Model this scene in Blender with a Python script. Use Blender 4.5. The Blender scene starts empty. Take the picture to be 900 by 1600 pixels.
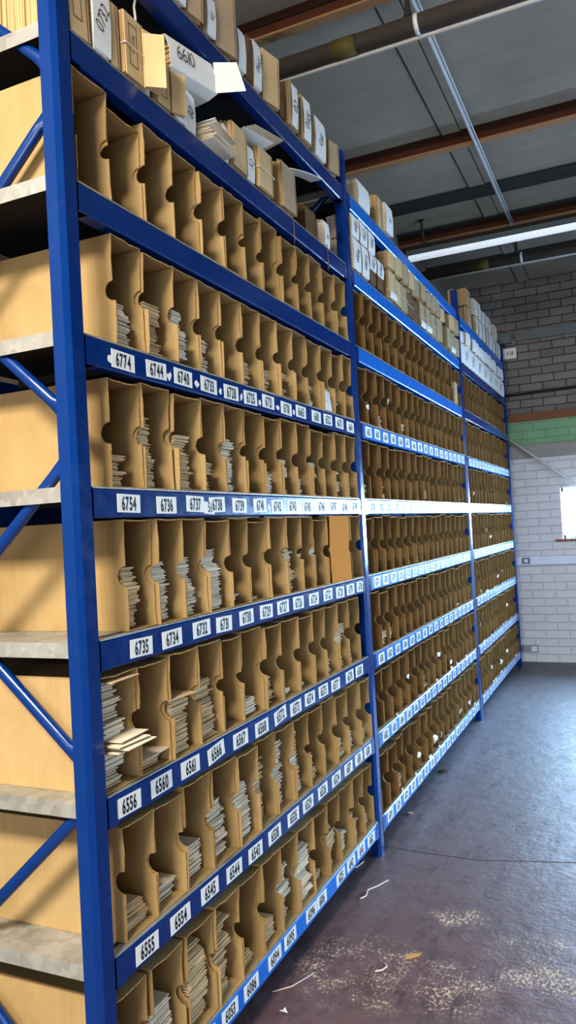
import bpy, math, random
from mathutils import Matrix, Vector
R = random.Random(7)
sc = bpy.context.scene
C = sc.collection
PI = math.pi

# ------------------------------------------------------------------ materials
def lin(r, g, b):
    f = lambda c: (c/255/12.92 if c/255 <= .04045 else ((c/255+.055)/1.055)**2.4)
    return (f(r), f(g), f(b), 1)

class Mat:
    def __init__(s, name, col, rough=.6, metal=0, spec=.5):
        s.m = bpy.data.materials.new(name); s.m.use_nodes = True
        s.nt = s.m.node_tree; s.b = s.nt.nodes['Principled BSDF']
        s.b.inputs['Base Color'].default_value = col
        s.b.inputs['Roughness'].default_value = rough
        s.b.inputs['Metallic'].default_value = metal
        s.b.inputs['Specular IOR Level'].default_value = spec
    def n(s, t, **kw):
        x = s.nt.nodes.new(t)
        for k, v in kw.items():
            if k in x.inputs: x.inputs[k].default_value = v
            else: setattr(x, k, v)
        return x
    def l(s, a, b): s.nt.links.new(a, b)
    def coord(s, scale=(1, 1, 1), out='Object'):
        tc = s.n('ShaderNodeTexCoord'); mp = s.n('ShaderNodeMapping'); mp.inputs['Scale'].default_value = scale
        s.l(tc.outputs[out], mp.inputs['Vector']); return mp.outputs['Vector']
    def noise(s, vec, scale, detail=4, rough=.55):
        t = s.n('ShaderNodeTexNoise'); t.inputs['Scale'].default_value = scale
        t.inputs['Detail'].default_value = detail; t.inputs['Roughness'].default_value = rough
        s.l(vec, t.inputs['Vector']); return t.outputs['Fac']
    def ramp(s, fac, stops):
        r = s.n('ShaderNodeValToRGB'); e = r.color_ramp.elements
        while len(e) < len(stops): e.new(.5)
        for i, (p, c) in enumerate(stops): e[i].position = p; e[i].color = c if len(c) == 4 else (*c, 1)
        s.l(fac, r.inputs['Fac']); return r.outputs['Color']
    def mix(s, fac, a, b, mode='MIX'):
        m = s.n('ShaderNodeMix', data_type='RGBA', blend_type=mode)
        for sock, v in ((m.inputs[0], fac), (m.inputs[6], a), (m.inputs[7], b)):
            if isinstance(v, (int, float)): sock.default_value = v
            elif isinstance(v, tuple): sock.default_value = v
            else: s.l(v, sock)
        return m.outputs[2]
    def col(s, sock): s.l(sock, s.b.inputs['Base Color'])
    def bump(s, h, strength=.3, dist=.005):
        b = s.n('ShaderNodeBump'); b.inputs['Strength'].default_value = strength; b.inputs['Distance'].default_value = dist
        s.l(h, b.inputs['Height']); s.l(b.outputs['Normal'], s.b.inputs['Normal'])
    def math(s, op, a, b=0.):
        m = s.n('ShaderNodeMath', operation=op)
        for i, v in enumerate((a, b)):
            if isinstance(v, (int, float)): m.inputs[i].default_value = v
            else: s.l(v, m.inputs[i])
        return m.outputs[0]

def g(v): return (v, v, v, 1)

def cardboard(name='corrugated_cardboard', k=.92, tint=(1, .99, .96)):
    M = Mat(name, lin(205, 160, 96), .75, spec=.25)
    v = M.coord((1, 1, 1))
    oi = M.n('ShaderNodeObjectInfo')
    base = M.mix(oi.outputs['Random'], lin(172, 146, 104), lin(198, 172, 128))
    n = M.noise(v, 9, 3)
    c = M.mix(.35, base, M.ramp(n, [(.3, lin(168, 142, 100)), (.7, lin(200, 174, 130))]))
    # flutes show as faint upright lines on the panels
    w = M.noise(M.coord((160, 6, 1.2)), 1, 2)
    c = M.mix(.16, c, M.ramp(w, [(.40, g(.62)), (.6, g(1))]), 'MULTIPLY')
    # water stains and scuffs
    st = M.ramp(M.noise(v, 3.1, 5), [(.45, g(1)), (.75, g(.82))])
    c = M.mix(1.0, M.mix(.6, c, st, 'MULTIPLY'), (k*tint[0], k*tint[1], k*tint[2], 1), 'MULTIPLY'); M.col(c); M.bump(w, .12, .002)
    return M.m
def cardedge():
    M = Mat('cardboard_cut_edge', lin(190, 146, 86), .8, spec=.2)
    v = M.coord((60, 60, 60)); M.col(M.ramp(M.noise(v, 1.5), [(.35, lin(150, 108, 58)), (.65, lin(214, 172, 108))])); return M.m
def blue(name, a, b, rough):
    M = Mat(name, lin(*a), rough, spec=.55)
    v = M.coord(); n = M.noise(v, 5, 4)
    c = M.mix(n, lin(*a), lin(*b))
    sp = M.ramp(M.noise(v, 70, 2), [(.72, g(0)), (.76, g(1))])
    c = M.mix(M.math('MULTIPLY', sp, .35), c, lin(70, 110, 170))
    M.col(c); M.l(M.ramp(M.noise(v, 22), [(.3, g(rough-.05)), (.7, g(rough+.06))]), M.b.inputs['Roughness'])
    return M.m
def galv():
    M = Mat('galvanised_steel', lin(170, 172, 172), .42, .35)
    v = M.coord((1, 1, 1)); t = M.n('ShaderNodeTexVoronoi'); t.inputs['Scale'].default_value = 45; M.l(v, t.inputs['Vector'])
    M.col(M.mix(.5, M.ramp(t.outputs['Color'], [(.2, lin(140, 142, 140)), (.8, lin(182, 184, 182))]), M.ramp(M.noise(v, 6), [(.3, lin(140, 138, 132)), (.7, lin(196, 196, 194))])))
    return M.m
def paper(name, c1, c2, sc_=(1, 1, 260), rough=.8):
    M = Mat(name, lin(*c1), rough, spec=.2)
    tc = M.coord(sc_); oi = M.n('ShaderNodeObjectInfo')
    n = M.noise(tc, 1, 3, .7)
    c = M.ramp(n, [(.3, lin(*[int(k*.55) for k in c1])), (.46, lin(*c1)), (.6, lin(*c2)), (.75, lin(*c1))])
    M.col(c); M.bump(n, .25, .003); return M.m
def plain(name, c, rough=.6, metal=0, var=.12, nscale=8, spec=.4):
    M = Mat(name, lin(*c), rough, metal, spec)
    v = M.coord(); n = M.noise(v, nscale, 5)
    lo = tuple(k*(1-var) for k in lin(*c)[:3])+(1,); hi = tuple(min(1, k*(1+var)) for k in lin(*c)[:3])+(1,)
    M.col(M.mix(n, lo, hi)); return M.m
def brick(name, c1, c2, mortar, bstr, rough=.85, dirt=.3):
    M = Mat(name, lin(*c1), rough, spec=.25)
    tc = M.n('ShaderNodeTexCoord'); sp = M.n('ShaderNodeSeparateXYZ'); cb = M.n('ShaderNodeCombineXYZ')
    M.l(tc.outputs['Object'], sp.inputs[0])
    wob = M.noise(tc.outputs['Object'], 6, 2)
    M.l(M.math('ADD', sp.outputs['X'], M.math('MULTIPLY', wob, .012)), cb.inputs[0])
    M.l(M.math('ADD', sp.outputs['Z'], M.math('MULTIPLY', wob, .01)), cb.inputs[1])
    t = M.n('ShaderNodeTexBrick'); M.l(cb.outputs[0], t.inputs['Vector'])
    t.inputs['Scale'].default_value = 1; t.inputs['Brick Width'].default_value = .232; t.inputs['Row Height'].default_value = .0835
    t.inputs['Mortar Size'].default_value = .0055; t.inputs['Mortar Smooth'].default_value = .35; t.inputs['Bias'].default_value = 0
    t.inputs['Color1'].default_value = lin(*c1); t.inputs['Color2'].default_value = lin(*c2); t.inputs['Mortar'].default_value = lin(*mortar)
    n = M.noise(tc.outputs['Object'], 3, 6)
    M.col(M.mix(dirt, t.outputs['Color'], M.ramp(n, [(.3, g(.45)), (.7, g(1))]), 'MULTIPLY'))
    h = M.math('SUBTRACT', M.math('MULTIPLY', M.noise(tc.outputs['Object'], 40, 4), .25), t.outputs['Fac'])
    M.bump(h, bstr, .008); return M.m
def floor_mat():
    M = Mat('worn_painted_concrete', lin(92, 66, 66), .38, spec=.75)
    v = M.coord(); 
    n = M.noise(v, 1.6, 6); n2 = M.noise(v, 14, 6, .65)
    c = M.mix(n, lin(96, 78, 82), lin(124, 102, 106))
    c = M.mix(.5, c, M.ramp(n2, [(.3, g(.55)), (.65, g(1.0))]), 'MULTIPLY')
    # paler blue-grey down the aisle: window sheen put into the colour
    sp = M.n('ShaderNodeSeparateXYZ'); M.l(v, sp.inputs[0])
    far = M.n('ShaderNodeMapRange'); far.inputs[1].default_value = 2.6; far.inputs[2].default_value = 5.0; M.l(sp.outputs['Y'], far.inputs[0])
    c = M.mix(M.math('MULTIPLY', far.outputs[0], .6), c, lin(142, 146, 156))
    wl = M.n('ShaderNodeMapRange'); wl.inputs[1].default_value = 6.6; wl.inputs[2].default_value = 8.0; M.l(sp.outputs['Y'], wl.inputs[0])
    c = M.mix(M.math('MULTIPLY', wl.outputs[0], .8), c, lin(84, 72, 70))  # browner by the back wall: lack of window sheen put into the colour
    # flaked paint showing pale screed: speckles inside broad patches
    patch = None
    for cx, cy, rx, ry in ((.22, 2.50, .26, .22), (.52, 2.50, .16, .16), (.80, 2.72, .22, .20), (.45, 2.95, .12, .08)):
        mp = M.n('ShaderNodeMapping'); mp.vector_type = 'POINT'; M.l(v, mp.inputs['Vector'])
        mp.inputs['Location'].default_value = (-cx/rx, -cy/ry, 0); mp.inputs['Scale'].default_value = (1/rx, 1/ry, 1)
        ln = M.n('ShaderNodeVectorMath', operation='LENGTH'); M.l(mp.outputs[0], ln.inputs[0])
        d = M.math('MAXIMUM', M.math('SUBTRACT', 1.15, ln.outputs['Value']), 0.)
        patch = d if patch is None else M.math('MAXIMUM', patch, d)
    patch = M.math('MINIMUM', M.math('MULTIPLY', patch, 2.2), 1.)
    fl = M.ramp(M.math('ADD', M.noise(M.coord((1, .7, 1)), 95, 7, .8), M.math('MULTIPLY', M.noise(v, 7, 3), .35)), [(.725, g(0)), (.765, g(1))])
    f = M.math('MULTIPLY', patch, fl)
    c = M.mix(f, c, lin(206, 190, 166))
    # dark scuffs
    sc1 = M.ramp(M.noise(M.coord((7, 2.6, 1)), 2.0, 7, .78), [(.52, g(1)), (.66, g(.45))])
    c = M.mix(.8, c, sc1, 'MULTIPLY')
    M.col(c)
    r = M.ramp(n2, [(.3, g(.36)), (.7, g(.54))]); M.l(r, M.b.inputs['Roughness'])
    M.bump(M.math('ADD', M.math('ADD', M.math('MULTIPLY', n2, .6), M.noise(v, 4, 3)), M.math('MULTIPLY', M.noise(v, 45, 4, .7), .25)), .6, .012); return M.m
def ceiling_mat():
    M = Mat('fibre_cement_sheet', lin(112, 114, 110), .9, spec=.2)
    v = M.coord(); n = M.noise(v, 1.7, 7, .6); n2 = M.noise(M.coord((1, 7, 1)), 2.2, 5)
    c = M.mix(n, lin(140, 135, 124), lin(186, 178, 164))
    c = M.mix(.5, c, M.ramp(n2, [(.35, g(.86)), (.62, g(1)), (.8, g(1.0))]), 'MULTIPLY')
    st = M.ramp(M.noise(M.coord((6, 1, 1)), 2.7, 5), [(.66, g(0)), (.74, g(1))])
    c = M.mix(M.math('MULTIPLY', st, .35), c, lin(168, 168, 160))
    M.col(c); M.bump(n, .2, .01); return M.m
def timber(name, a, b):
    M = Mat(name, lin(*a), .75, spec=.25)
    n = M.noise(M.coord((1.5, 30, 30)), 2, 5)
    k = M.ramp(M.noise(M.coord((5, 9, 9)), 1.3, 2), [(.66, g(1)), (.74, g(.35))])
    M.col(M.mix(.7, M.mix(n, lin(*a), lin(*b)), k, 'MULTIPLY')); return M.m
def emis(name, c, s):
    M = Mat(name, (1, 1, 1, 1)); M.b.inputs['Emission Color'].default_value = lin(*c); M.b.inputs['Emission Strength'].default_value = s; return M.m
def glass():
    M = Mat('window_glass', (1, 1, 1, 1), .05)
    tr = M.n('ShaderNodeBsdfTransparent'); tr.inputs[0].default_value = (.95, .97, .97, 1); gl = M.n('ShaderNodeBsdfGlossy'); gl.inputs['Roughness'].default_value = .03
    mx = M.n('ShaderNodeMixShader'); mx.inputs[0].default_value = .07; M.l(tr.outputs[0], mx.inputs[1]); M.l(gl.outputs[0], mx.inputs[2])
    M.l(mx.outputs[0], M.nt.nodes['Material Output'].inputs['Surface']); return M.m

m_card = cardboard(); m_card2 = cardboard('shaded_cardboard', .52, (1, .84, .66)); m_edge = cardedge()  # second copy is darker: shade of the farther bays put into the colour
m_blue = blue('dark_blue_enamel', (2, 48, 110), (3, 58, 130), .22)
m_blue2 = blue('lit_blue_enamel', (8, 106, 200), (14, 122, 214), .30)  # brighter copy: window light on the beams partly put into the colour
m_galv = galv()
m_stack = paper('record_sleeves', (188, 164, 126), (226, 204, 166))
m_stackw = paper('white_paper_sleeves', (204, 190, 168), (236, 226, 206))
m_env = paper('kraft_envelopes', (176, 146, 104), (212, 184, 142), (260, 1, 1))
m_kraft = plain('kraft_paper', (206, 180, 138), .75, var=.22, nscale=14, spec=.2)
m_kraftg = plain('grey_kraft_paper', (176, 158, 130), .75, var=.2, nscale=14, spec=.2)
m_brown = plain('brown_card', (120, 92, 66), .8, var=.3, nscale=18, spec=.2)
m_white = plain('white_paper', (232, 232, 230), .6, var=.06, nscale=16, spec=.3)
m_label = plain('label_paper', (238, 236, 228), .5, var=.05, nscale=20)
m_ink = plain('black_ink', (24, 24, 26), .6)
m_ink2 = plain('handwriting_ink', (44, 48, 60), .6)
m_stamp = plain('faded_stamp_ink', (92, 78, 58), .8)
m_floor = floor_mat(); m_ceil = ceiling_mat()
m_brickg = brick('bare_grey_brick', (146, 138, 132), (130, 122, 116), (86, 79, 74), .8)
m_brickw = brick('white_painted_brick', (216, 214, 214), (210, 208, 210), (203, 201, 204), .9, .5, .10)
m_brickn = brick('green_painted_brick', (142, 178, 140), (132, 168, 130), (120, 156, 120), .5, .6, .2)
m_concrete = plain('grey_concrete', (158, 152, 148), .85, var=.25, nscale=5)
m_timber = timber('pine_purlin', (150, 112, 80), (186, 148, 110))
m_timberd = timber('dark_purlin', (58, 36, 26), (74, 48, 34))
m_timberr = timber('shaded_purlin', (84, 50, 36), (104, 64, 46))  # darker copy: shadow side of the purlins put into the colour
m_lintel = timber('brown_lintel', (122, 84, 60), (146, 102, 74))
m_dark = plain('dark_strip', (62, 62, 60), .85)
m_steel = plain('grey_painted_steel', (112, 118, 118), .6)
m_pipe = plain('dark_pipe', (92, 86, 82), .5, .2)
m_tape = plain('olive_tape', (92, 84, 44), .7)
m_cond = plain('light_conduit', (226, 228, 230), .35, .1)
m_trunk = plain('white_plastic', (214, 218, 230), .4)
m_grey = plain('grey_plastic', (120, 120, 124), .5)
m_tube = plain('opal_diffuser', (240, 242, 246), .3)
_b = m_tube.node_tree.nodes['Principled BSDF']; _b.inputs['Emission Color'].default_value = (.86, .93, 1, 1); _b.inputs['Emission Strength'].default_value = .45
m_under = plain('shaded_deck_underside', (58, 56, 54), .7, .2)  # shade beneath the decks put into a darker colour
m_flap = plain('orange_brown_card', (190, 138, 76), .75, var=.12, nscale=6, spec=.2)
m_twine = plain('brown_twine', (120, 92, 70), .8)
m_string = plain('pale_string', (214, 206, 196), .8)
m_wallp = plain('painted_wall', (150, 142, 132), .85, var=.15, nscale=3)
m_wood = plain('wood_splinter', (186, 150, 100), .8)
m_glass = glass()
m_film = plain('clear_plastic_film', (206, 208, 208), .15, 0, .1, 40, .8)
m_red = plain('red_sill_paint', (150, 84, 70), .6)

# ------------------------------------------------------------------ mesh helpers
class MB:
    def __init__(s): s.v = []; s.f = []; s.mi = []
    def add(s, vs, fs, mi=0, mat=None):
        o = len(s.v)
        s.v += [tuple(mat @ Vector(p)) if mat else tuple(p) for p in vs]
        s.f += [tuple(i+o for i in f) for f in fs]; s.mi += [mi]*len(fs); return s
    def box(s, a, b, mi=0, mat=None):
        x0, y0, z0 = a; x1, y1, z1 = b
        vs = [(x0,y0,z0),(x1,y0,z0),(x1,y1,z0),(x0,y1,z0),(x0,y0,z1),(x1,y0,z1),(x1,y1,z1),(x0,y1,z1)]
        return s.add(vs, [(0,3,2,1),(4,5,6,7),(0,1,5,4),(1,2,6,5),(2,3,7,6),(3,0,4,7)], mi, mat)
    def tube(s, pts, r, n=10, mi=0):
        pts = [Vector(p) for p in pts]; rings = []
        for i, p in enumerate(pts):
            d = (pts[min(i+1, len(pts)-1)]-pts[max(i-1, 0)]).normalized()
            up = Vector((0,0,1)) if abs(d.z) < .9 else Vector((1,0,0))
            a = d.cross(up).normalized(); b = d.cross(a)
            rr = r[i] if isinstance(r, list) else r
            ra, rb = rr if isinstance(rr, tuple) else (rr, rr)
            rings.append([p+a*ra*math.cos(2*PI*k/n)+b*rb*math.sin(2*PI*k/n) for k in range(n)])
        vs = [tuple(q) for ring in rings for q in ring]; fs = []
        for i in range(len(pts)-1):
            for k in range(n): fs.append((i*n+k, i*n+(k+1)%n, (i+1)*n+(k+1)%n, (i+1)*n+k))
        fs.append(tuple(range(n))[::-1]); fs.append(tuple((len(pts)-1)*n+k for k in range(n)))
        return s.add(vs, fs, mi)
    def prism(s, poly, axis, a, b, mi=0, mat=None):
        """poly of 2D points extruded from a to b along axis (0,1,2)"""
        n = len(poly)
        def P(p, t):
            q = list(p); q.insert(axis, t); return tuple(q)
        vs = [P(p, a) for p in poly]+[P(p, b) for p in poly]
        fs = [tuple(range(n))[::-1], tuple(range(n, 2*n))]+[(i, (i+1)%n, n+(i+1)%n, n+i) for i in range(n)]
        return s.add(vs, fs, mi, mat)
    def mesh(s, name, mats):
        me = bpy.data.meshes.new(name); me.from_pydata(s.v, [], s.f)
        for m in (mats if isinstance(mats, (list, tuple)) else [mats]): me.materials.append(m)
        me.polygons.foreach_set('material_index', s.mi); me.update()
        return me
def link(name, me, parent=None, loc=(0,0,0), rot=(0,0,0)):
    o = bpy.data.objects.new(name, me); C.objects.link(o); o.location = loc; o.rotation_euler = rot
    if parent: o.parent = parent
    return o
def fixn(me):
    import bmesh
    bm = bmesh.new(); bm.from_mesh(me); bmesh.ops.recalc_face_normals(bm, faces=bm.faces); bm.to_mesh(me); bm.free(); return me
def obj(name, mb, mats, parent=None, loc=(0,0,0), rot=(0,0,0), bevel=0, smooth=False):
    me = fixn(mb.mesh(name, mats))
    if smooth:
        for p in me.polygons: p.use_smooth = len(p.vertices) == 4
    o = link(name, me, parent, loc, rot)
    if bevel:
        b = o.modifiers.new('bevel', 'BEVEL'); b.width = bevel; b.segments = 2; b.limit_method = 'ANGLE'
    return o
def tag(o, label, cat, group=None):
    o['label'] = label; o['category'] = cat
    if group: o['group'] = group
    return o
def thing(name, label, cat, loc=(0,0,0), group=None):
    o = bpy.data.objects.new(name, None); C.objects.link(o); o.location = loc; o.empty_display_size = .05
    return tag(o, label, cat, group)
def struct(name, mb, mats, **kw):
    o = obj(name, mb, mats, **kw); o['kind'] = 'structure'; return o

# glyphs from the built-in typeface, cached as flat outlines
_gl = {}
def glyph(ch, off=.018):
    if (ch, off) in _gl: return _gl[ch, off]
    cu = bpy.data.curves.new('glyph', 'FONT'); cu.body = ch; cu.size = 1; cu.offset = off; cu.resolution_u = 3
    o = bpy.data.objects.new('glyph', cu); C.objects.link(o)
    bpy.context.view_layer.update()
    me = bpy.data.meshes.new_from_object(o.evaluated_get(bpy.context.evaluated_depsgraph_get()))
    vs = [(v.co.x, v.co.y) for v in me.vertices]; fs = [tuple(p.vertices) for p in me.polygons]
    bpy.data.objects.remove(o); bpy.data.curves.remove(cu); bpy.data.meshes.remove(me)
    xs = [v[0] for v in vs] or [0, .3]; x0 = min(xs)
    vs = [(x-x0, y) for x, y in vs]
    _gl[ch, off] = (vs, fs, max(xs)-x0); return _gl[ch, off]
def text(mb, s, h, wscale, mi, fn, jit=0):
    off = -.012 if jit else .032
    """lay the string centred on (0,0), cap height h; fn maps 2D to 3D"""
    W = []; x = 0; sc_ = h/.70
    for ch in s:
        if ch == ' ': x += .3*sc_*wscale; continue
        vs, fs, w = glyph(ch, off); W.append((ch, x)); x += (w+.09)*sc_*wscale
    x -= .09*sc_*wscale
    for ch, x0 in W:
        vs, fs, w = glyph(ch, off); a = R.uniform(-jit, jit); dy = R.uniform(-jit, jit)*h*.4
        mb.add([fn(x0-x/2+px*sc_*wscale+a*py*sc_, py*sc_-h/2+dy) for px, py in vs], fs, mi)

# ------------------------------------------------------------------ room
YB = 8.39; ZC = 4.005; XL = -.585; XR = 4.6; YF = -3.2
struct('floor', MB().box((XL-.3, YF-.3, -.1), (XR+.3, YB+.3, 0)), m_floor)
struct('ceiling', MB().box((XL-.3, YF-.3, ZC), (XR+.3, YB+.3, ZC+.08)), m_ceil)
struct('wall_left', MB().box((XL-.2, YF-.2, 0), (XL, YB+.2, ZC)), m_wallp)
w = MB(); WX0, WX1, WZ0, WZ1 = .45, 2.5, 1.27, 1.80
def wallrect(x0, x1, z0, z1, mi): w.box((x0, YB, z0), (x1, YB+.22, z1), mi)
wallrect(XL, XR, 2.51, ZC, 0); wallrect(XL, XR, WZ1, 2.51, 1)
wallrect(XL, WX0, 0, WZ1, 1); wallrect(WX1, XR, 0, WZ1, 1); wallrect(WX0, WX1, 0, WZ0, 1)
struct('wall_back', w, [m_brickg, m_brickw])
# unseen right and front walls, each with an opening added to let light in
w = MB()
w.box((XR, YF, 0), (XR+.2, 2.2, ZC)); w.box((XR, 5.0, 0), (XR+.2, YB, ZC)); w.box((XR, 2.2, 2.7), (XR+.2, 5.0, ZC))
struct('wall_right', w, m_brickg)
w = MB()
w.box((XL, YF-.2, 0), (.2, YF, ZC)); w.box((4.0, YF-.2, 0), (XR, YF, ZC)); w.box((.2, YF-.2, 3.1), (4.0, YF, ZC))
struct('wall_front', w, m_brickg)
# window
f = MB()
for a, b in (((WX0, WZ0), (WX1, WZ0+.04)), ((WX0, WZ1-.04), (WX1, WZ1)), ((WX0, WZ0), (WX0+.015, WZ1)), ((WX1-.035, WZ0), (WX1, WZ1)), ((1.2, WZ0), (1.235, WZ1)), ((1.95, WZ0), (1.985, WZ1))):
    f.box((a[0], YB+.12, a[1]), (b[0], YB+.16, b[1]))
wf = struct('window_1', f, m_trunk)
p = obj('pane', MB().box((WX0+.02, YB+.136, WZ0+.02), (WX1-.02, YB+.142, WZ1-.02)), m_glass, wf)
obj('window_sill', MB().box((WX0-.07, YB-.03, WZ0-.022), (WX1+.07, YB+.12, WZ0)), m_red, wf)
# wall trims on the back wall
struct('trim_1', MB().box((XL, YB-.04, 2.515), (XR, YB, 2.60)), m_lintel)
struct('trim_2', MB().prism([(YB, 2.515), (YB-.035, 2.515), (YB-.02, 2.265), (YB, 2.265)], 0, XL, XR), m_brickn)
struct('trim_3', MB().prism([(YB, 2.265), (YB-.05, 2.265), (YB-.05, 2.24), (YB-.03, 2.13), (YB, 2.13)], 0, XL, XR), m_concrete)
struct('trim_4', MB().box((.10, YB-.03, 3.375), (XR, YB, 3.475)), m_steel)
# ceiling sheets' cover strips
def strip(n, a, b, m): struct(n, MB().box(a, b), m)
strip('trim_5', (.155, YF, ZC-.006), (.165, YB, ZC), m_dark)
strip('trim_6', (.165, YF, ZC-.008), (.275, YB, ZC), m_ceil)
strip('trim_7', (.275, YF, ZC-.005), (.281, YB, ZC), m_dark)
k = 8
for y, wd in ((5.79, .20), (6.42, .10), (2.6, .16), (7.42, .16)):
    strip('trim_%d' % k, (XL, y, ZC-.018), (XR, y+wd, ZC), m_dark); k += 1
# timber purlins under the sheets
for y in (-1.4, .2, 1.8, 3.35, 4.925, 6.48):
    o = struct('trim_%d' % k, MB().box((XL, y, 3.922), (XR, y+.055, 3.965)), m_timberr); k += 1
    obj('lit_underface', MB().box((XL, y-.001, 3.912), (XR, y+.058, 3.922)), m_timber, o)  # paler board added to show the purlin's lit underside
    obj('upper_strip', MB().box((XL, y-.01, 3.965), (XR, y+.06, ZC)), m_timberd, o)  # darker strip between purlin and ceiling

# conduit along the ceiling
t = MB(); t.tube([(.367, YF, 3.90), (.367, 6.9, 3.90)], .011, 10); t.tube([(.385, YF, 3.905), (.385, 6.9, 3.905)], .006, 8)
cd = thing('ceiling_conduit', 'thin silver conduit running along the ceiling under the timber purlins', 'conduit', (.367, 6.9, 3.9))
obj('conduit_tube', MB().tube([(0, YF-6.9+.01, 0), (0, 0, 0)], .011, 10), m_cond, cd, smooth=True)
obj('conduit_wire', MB().tube([(.02, YF-6.9+.01, .004), (.02, 0, .004)], .005, 8), m_cond, cd, smooth=True)

def pipe_run(y, z, xl, label, tape, hang):
    t = thing('ceiling_pipe', label, 'pipe', (0, y, z), 'hung ceiling pipes')
    obj('pipe', MB().tube([(xl, 0, 0), (XR-.01, 0, 0)], .042, 20), m_pipe, t, smooth=True)
    obj('conduit', MB().tube([(xl, .032, -.042), (XR-.01, .032, -.042)], .011, 10), m_cond, t, smooth=True)
    obj('tape_band', MB().tube([(tape-.055, 0, 0), (tape+.055, 0, 0)], .0445, 20), m_tape, t, smooth=True)
    for hx in hang:
        obj('hanger', MB().tube([(hx, 0, .04), (hx, 0, .09), (hx, 0, ZC-z)], [.022, .012, .005], 10), m_dark, t, smooth=True)
        obj('clip', MB().tube([(hx+.03, 0, 0), (hx+.05, 0, 0)], .0455, 16), m_cond, t, smooth=True)
pipe_run(3.40, 3.765, XL+.01, 'dark ceiling pipe above the near bay, banded with olive tape', .042, (.348, 2.4))
pipe_run(6.90, 3.765, XL+.01, 'dark ceiling pipe beyond the strip light, near back wall', .05, (.34, 2.4))
# strip light
t = thing('strip_light', 'long white strip light hung under the ceiling near the back wall', 'light', (-.46, 6.32, 3.72))
obj('housing', MB().prism([(-.05, .03), (-.045, .075), (.045, .075), (.05, .03)], 0, 0, 3.6), m_steel, t)
obj('diffuser', MB().prism([(-.05, .03), (-.045, .006), (-.02, 0), (.02, 0), (.045, .006), (.05, .03)], 0, .005, 3.595), m_tube, t)
obj('end_cap', MB().prism([(-.052, .03), (-.046, .004), (.046, .004), (.052, .03), (.047, .077), (-.047, .077)], 0, -.012, .005), m_grey, t)
obj('mounting_rail', MB().box((-.09, .05, .10), (3.6, .09, .14)), m_dark, t)
for hx in (.145, 2.6):
    obj('hanger', MB().tube([(hx, 0, .07), (hx, -.05, .15), (hx, -.10, .26), (hx, -.12, .283)], [.012, .010, .010, .03], 10), m_dark, t, smooth=True)

# fittings on the back wall
t = thing('cable_trunking', 'white plastic cable trunking across the white painted back wall', 'trunking', (0, YB, 1.06))
obj('trunking_cover', MB().box((-.25, -.05, -.045), (XR-.01, -.001, .045)), m_trunk, t, bevel=.004)
so = obj('socket', MB().box((.035, -.058, -.03), (.115, -.05, .032)), m_grey, t, bevel=.003)
obj('socket_plate', MB().box((.055, -.061, -.016), (.095, -.058, .018)), m_trunk, so)
t = thing('junction_box', 'small grey box on the back wall at the steel strip end', 'box', (.0, YB-.05, 3.41))
obj('cover', MB().box((-.09, -.02, -.055), (.06, .049, .055)), m_steel, t, bevel=.005)
obj('cable_gland', MB().tube([(-.015, 0, -.085), (-.015, 0, -.056)], .016, 10), m_dark, t)
sg = MB().box((-.06, -.012, -.055), (.07, 0, .055))
for sx in (-.02, .012, .03): sg.box((sx, -.0128, -.022), (sx+.008, -.0121, .022), 1)
tag(obj('wall_sign', sg, [m_label, m_ink2], loc=(.03, YB-.001, 3.255)), 'small white sign high on the back wall below the junction box', 'sign')
tag(obj('wall_conduit', MB().tube([(XL+.02, YB-.016, 2.80), (XR-.02, YB-.016, 2.865)], .012, 8), m_dark, smooth=True), 'thin dark conduit across the bare brick of the back wall', 'conduit')
dp = MB().tube([(-.12, YB-.11, 2.43), (1.7, YB-.11, .92)], .015, 10)
t = thing('diagonal_strut', 'thin steel strut slanting down across the back wall to the window', 'strut', (0, YB, 0))
obj('strut_tube', MB().tube([(-.14, -.11, 2.44), (.62, -.11, 1.815), (1.66, -.11, .96)], .014, 10), m_cond, t, smooth=True)
obj('wall_mount', MB().box((-.17, -.12, 2.40), (-.11, -.002, 2.47)), m_steel, t)
obj('wall_mount', MB().box((1.64, -.12, .92), (1.70, -.001, .98)), m_steel, t)
v = MB(); v.box((0, -.012, 0), (.16, 0, .075)); v.box((.09, -.014, .012), (.148, -.0125, .063), 1)
tag(obj('wall_vent', v, [m_concrete, m_trunk], loc=(-.02, YB-.001, .10)), 'small grey vent plate low on the white back wall', 'vent')

# ------------------------------------------------------------------ racking
POST = [1.393, 3.373, 5.882, 8.092]; PW = .0605; XD = -.55
BZ = [.161, .546, .914, 1.28, 1.641, 2.005, 2.371, 2.736, 3.104]; BH = .069; DECK = .006
NB = [13, 17, 15]
LBL = [[['6041','6044','6047','6053','6086','6094','6095','6096','6106','6125','6142','6145','6162'],
        ['6555','6554','6545','6544','6543','6538','6535','6529','6526','6524','6517','6511','6510'],
        ['6556','6560','6561','6566','6567','6568','6572','6573','6574','6575','6577','6578','6580'],
        ['6735','6734','6732','6731','6730','6729','6727','6726','6724','6722','6720','6719','6718'],
        ['6754','6736','6737','6738','6739','6741','6742','6743','6745','6746','6747','6748','6749'],
        ['6774','6744','6740','6733','6728','6725','6721','6701','6663','6610','6522','6670','6614']]]
for b, starts in ((1, (6170, 6582, 6581, 6717, 6750, 6612)), (2, (6240, 6620, 6600, 6700, 6770, 6590))):
    LBL.append([[str(s+i) for i in range(NB[b])] for s in starts])
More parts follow.
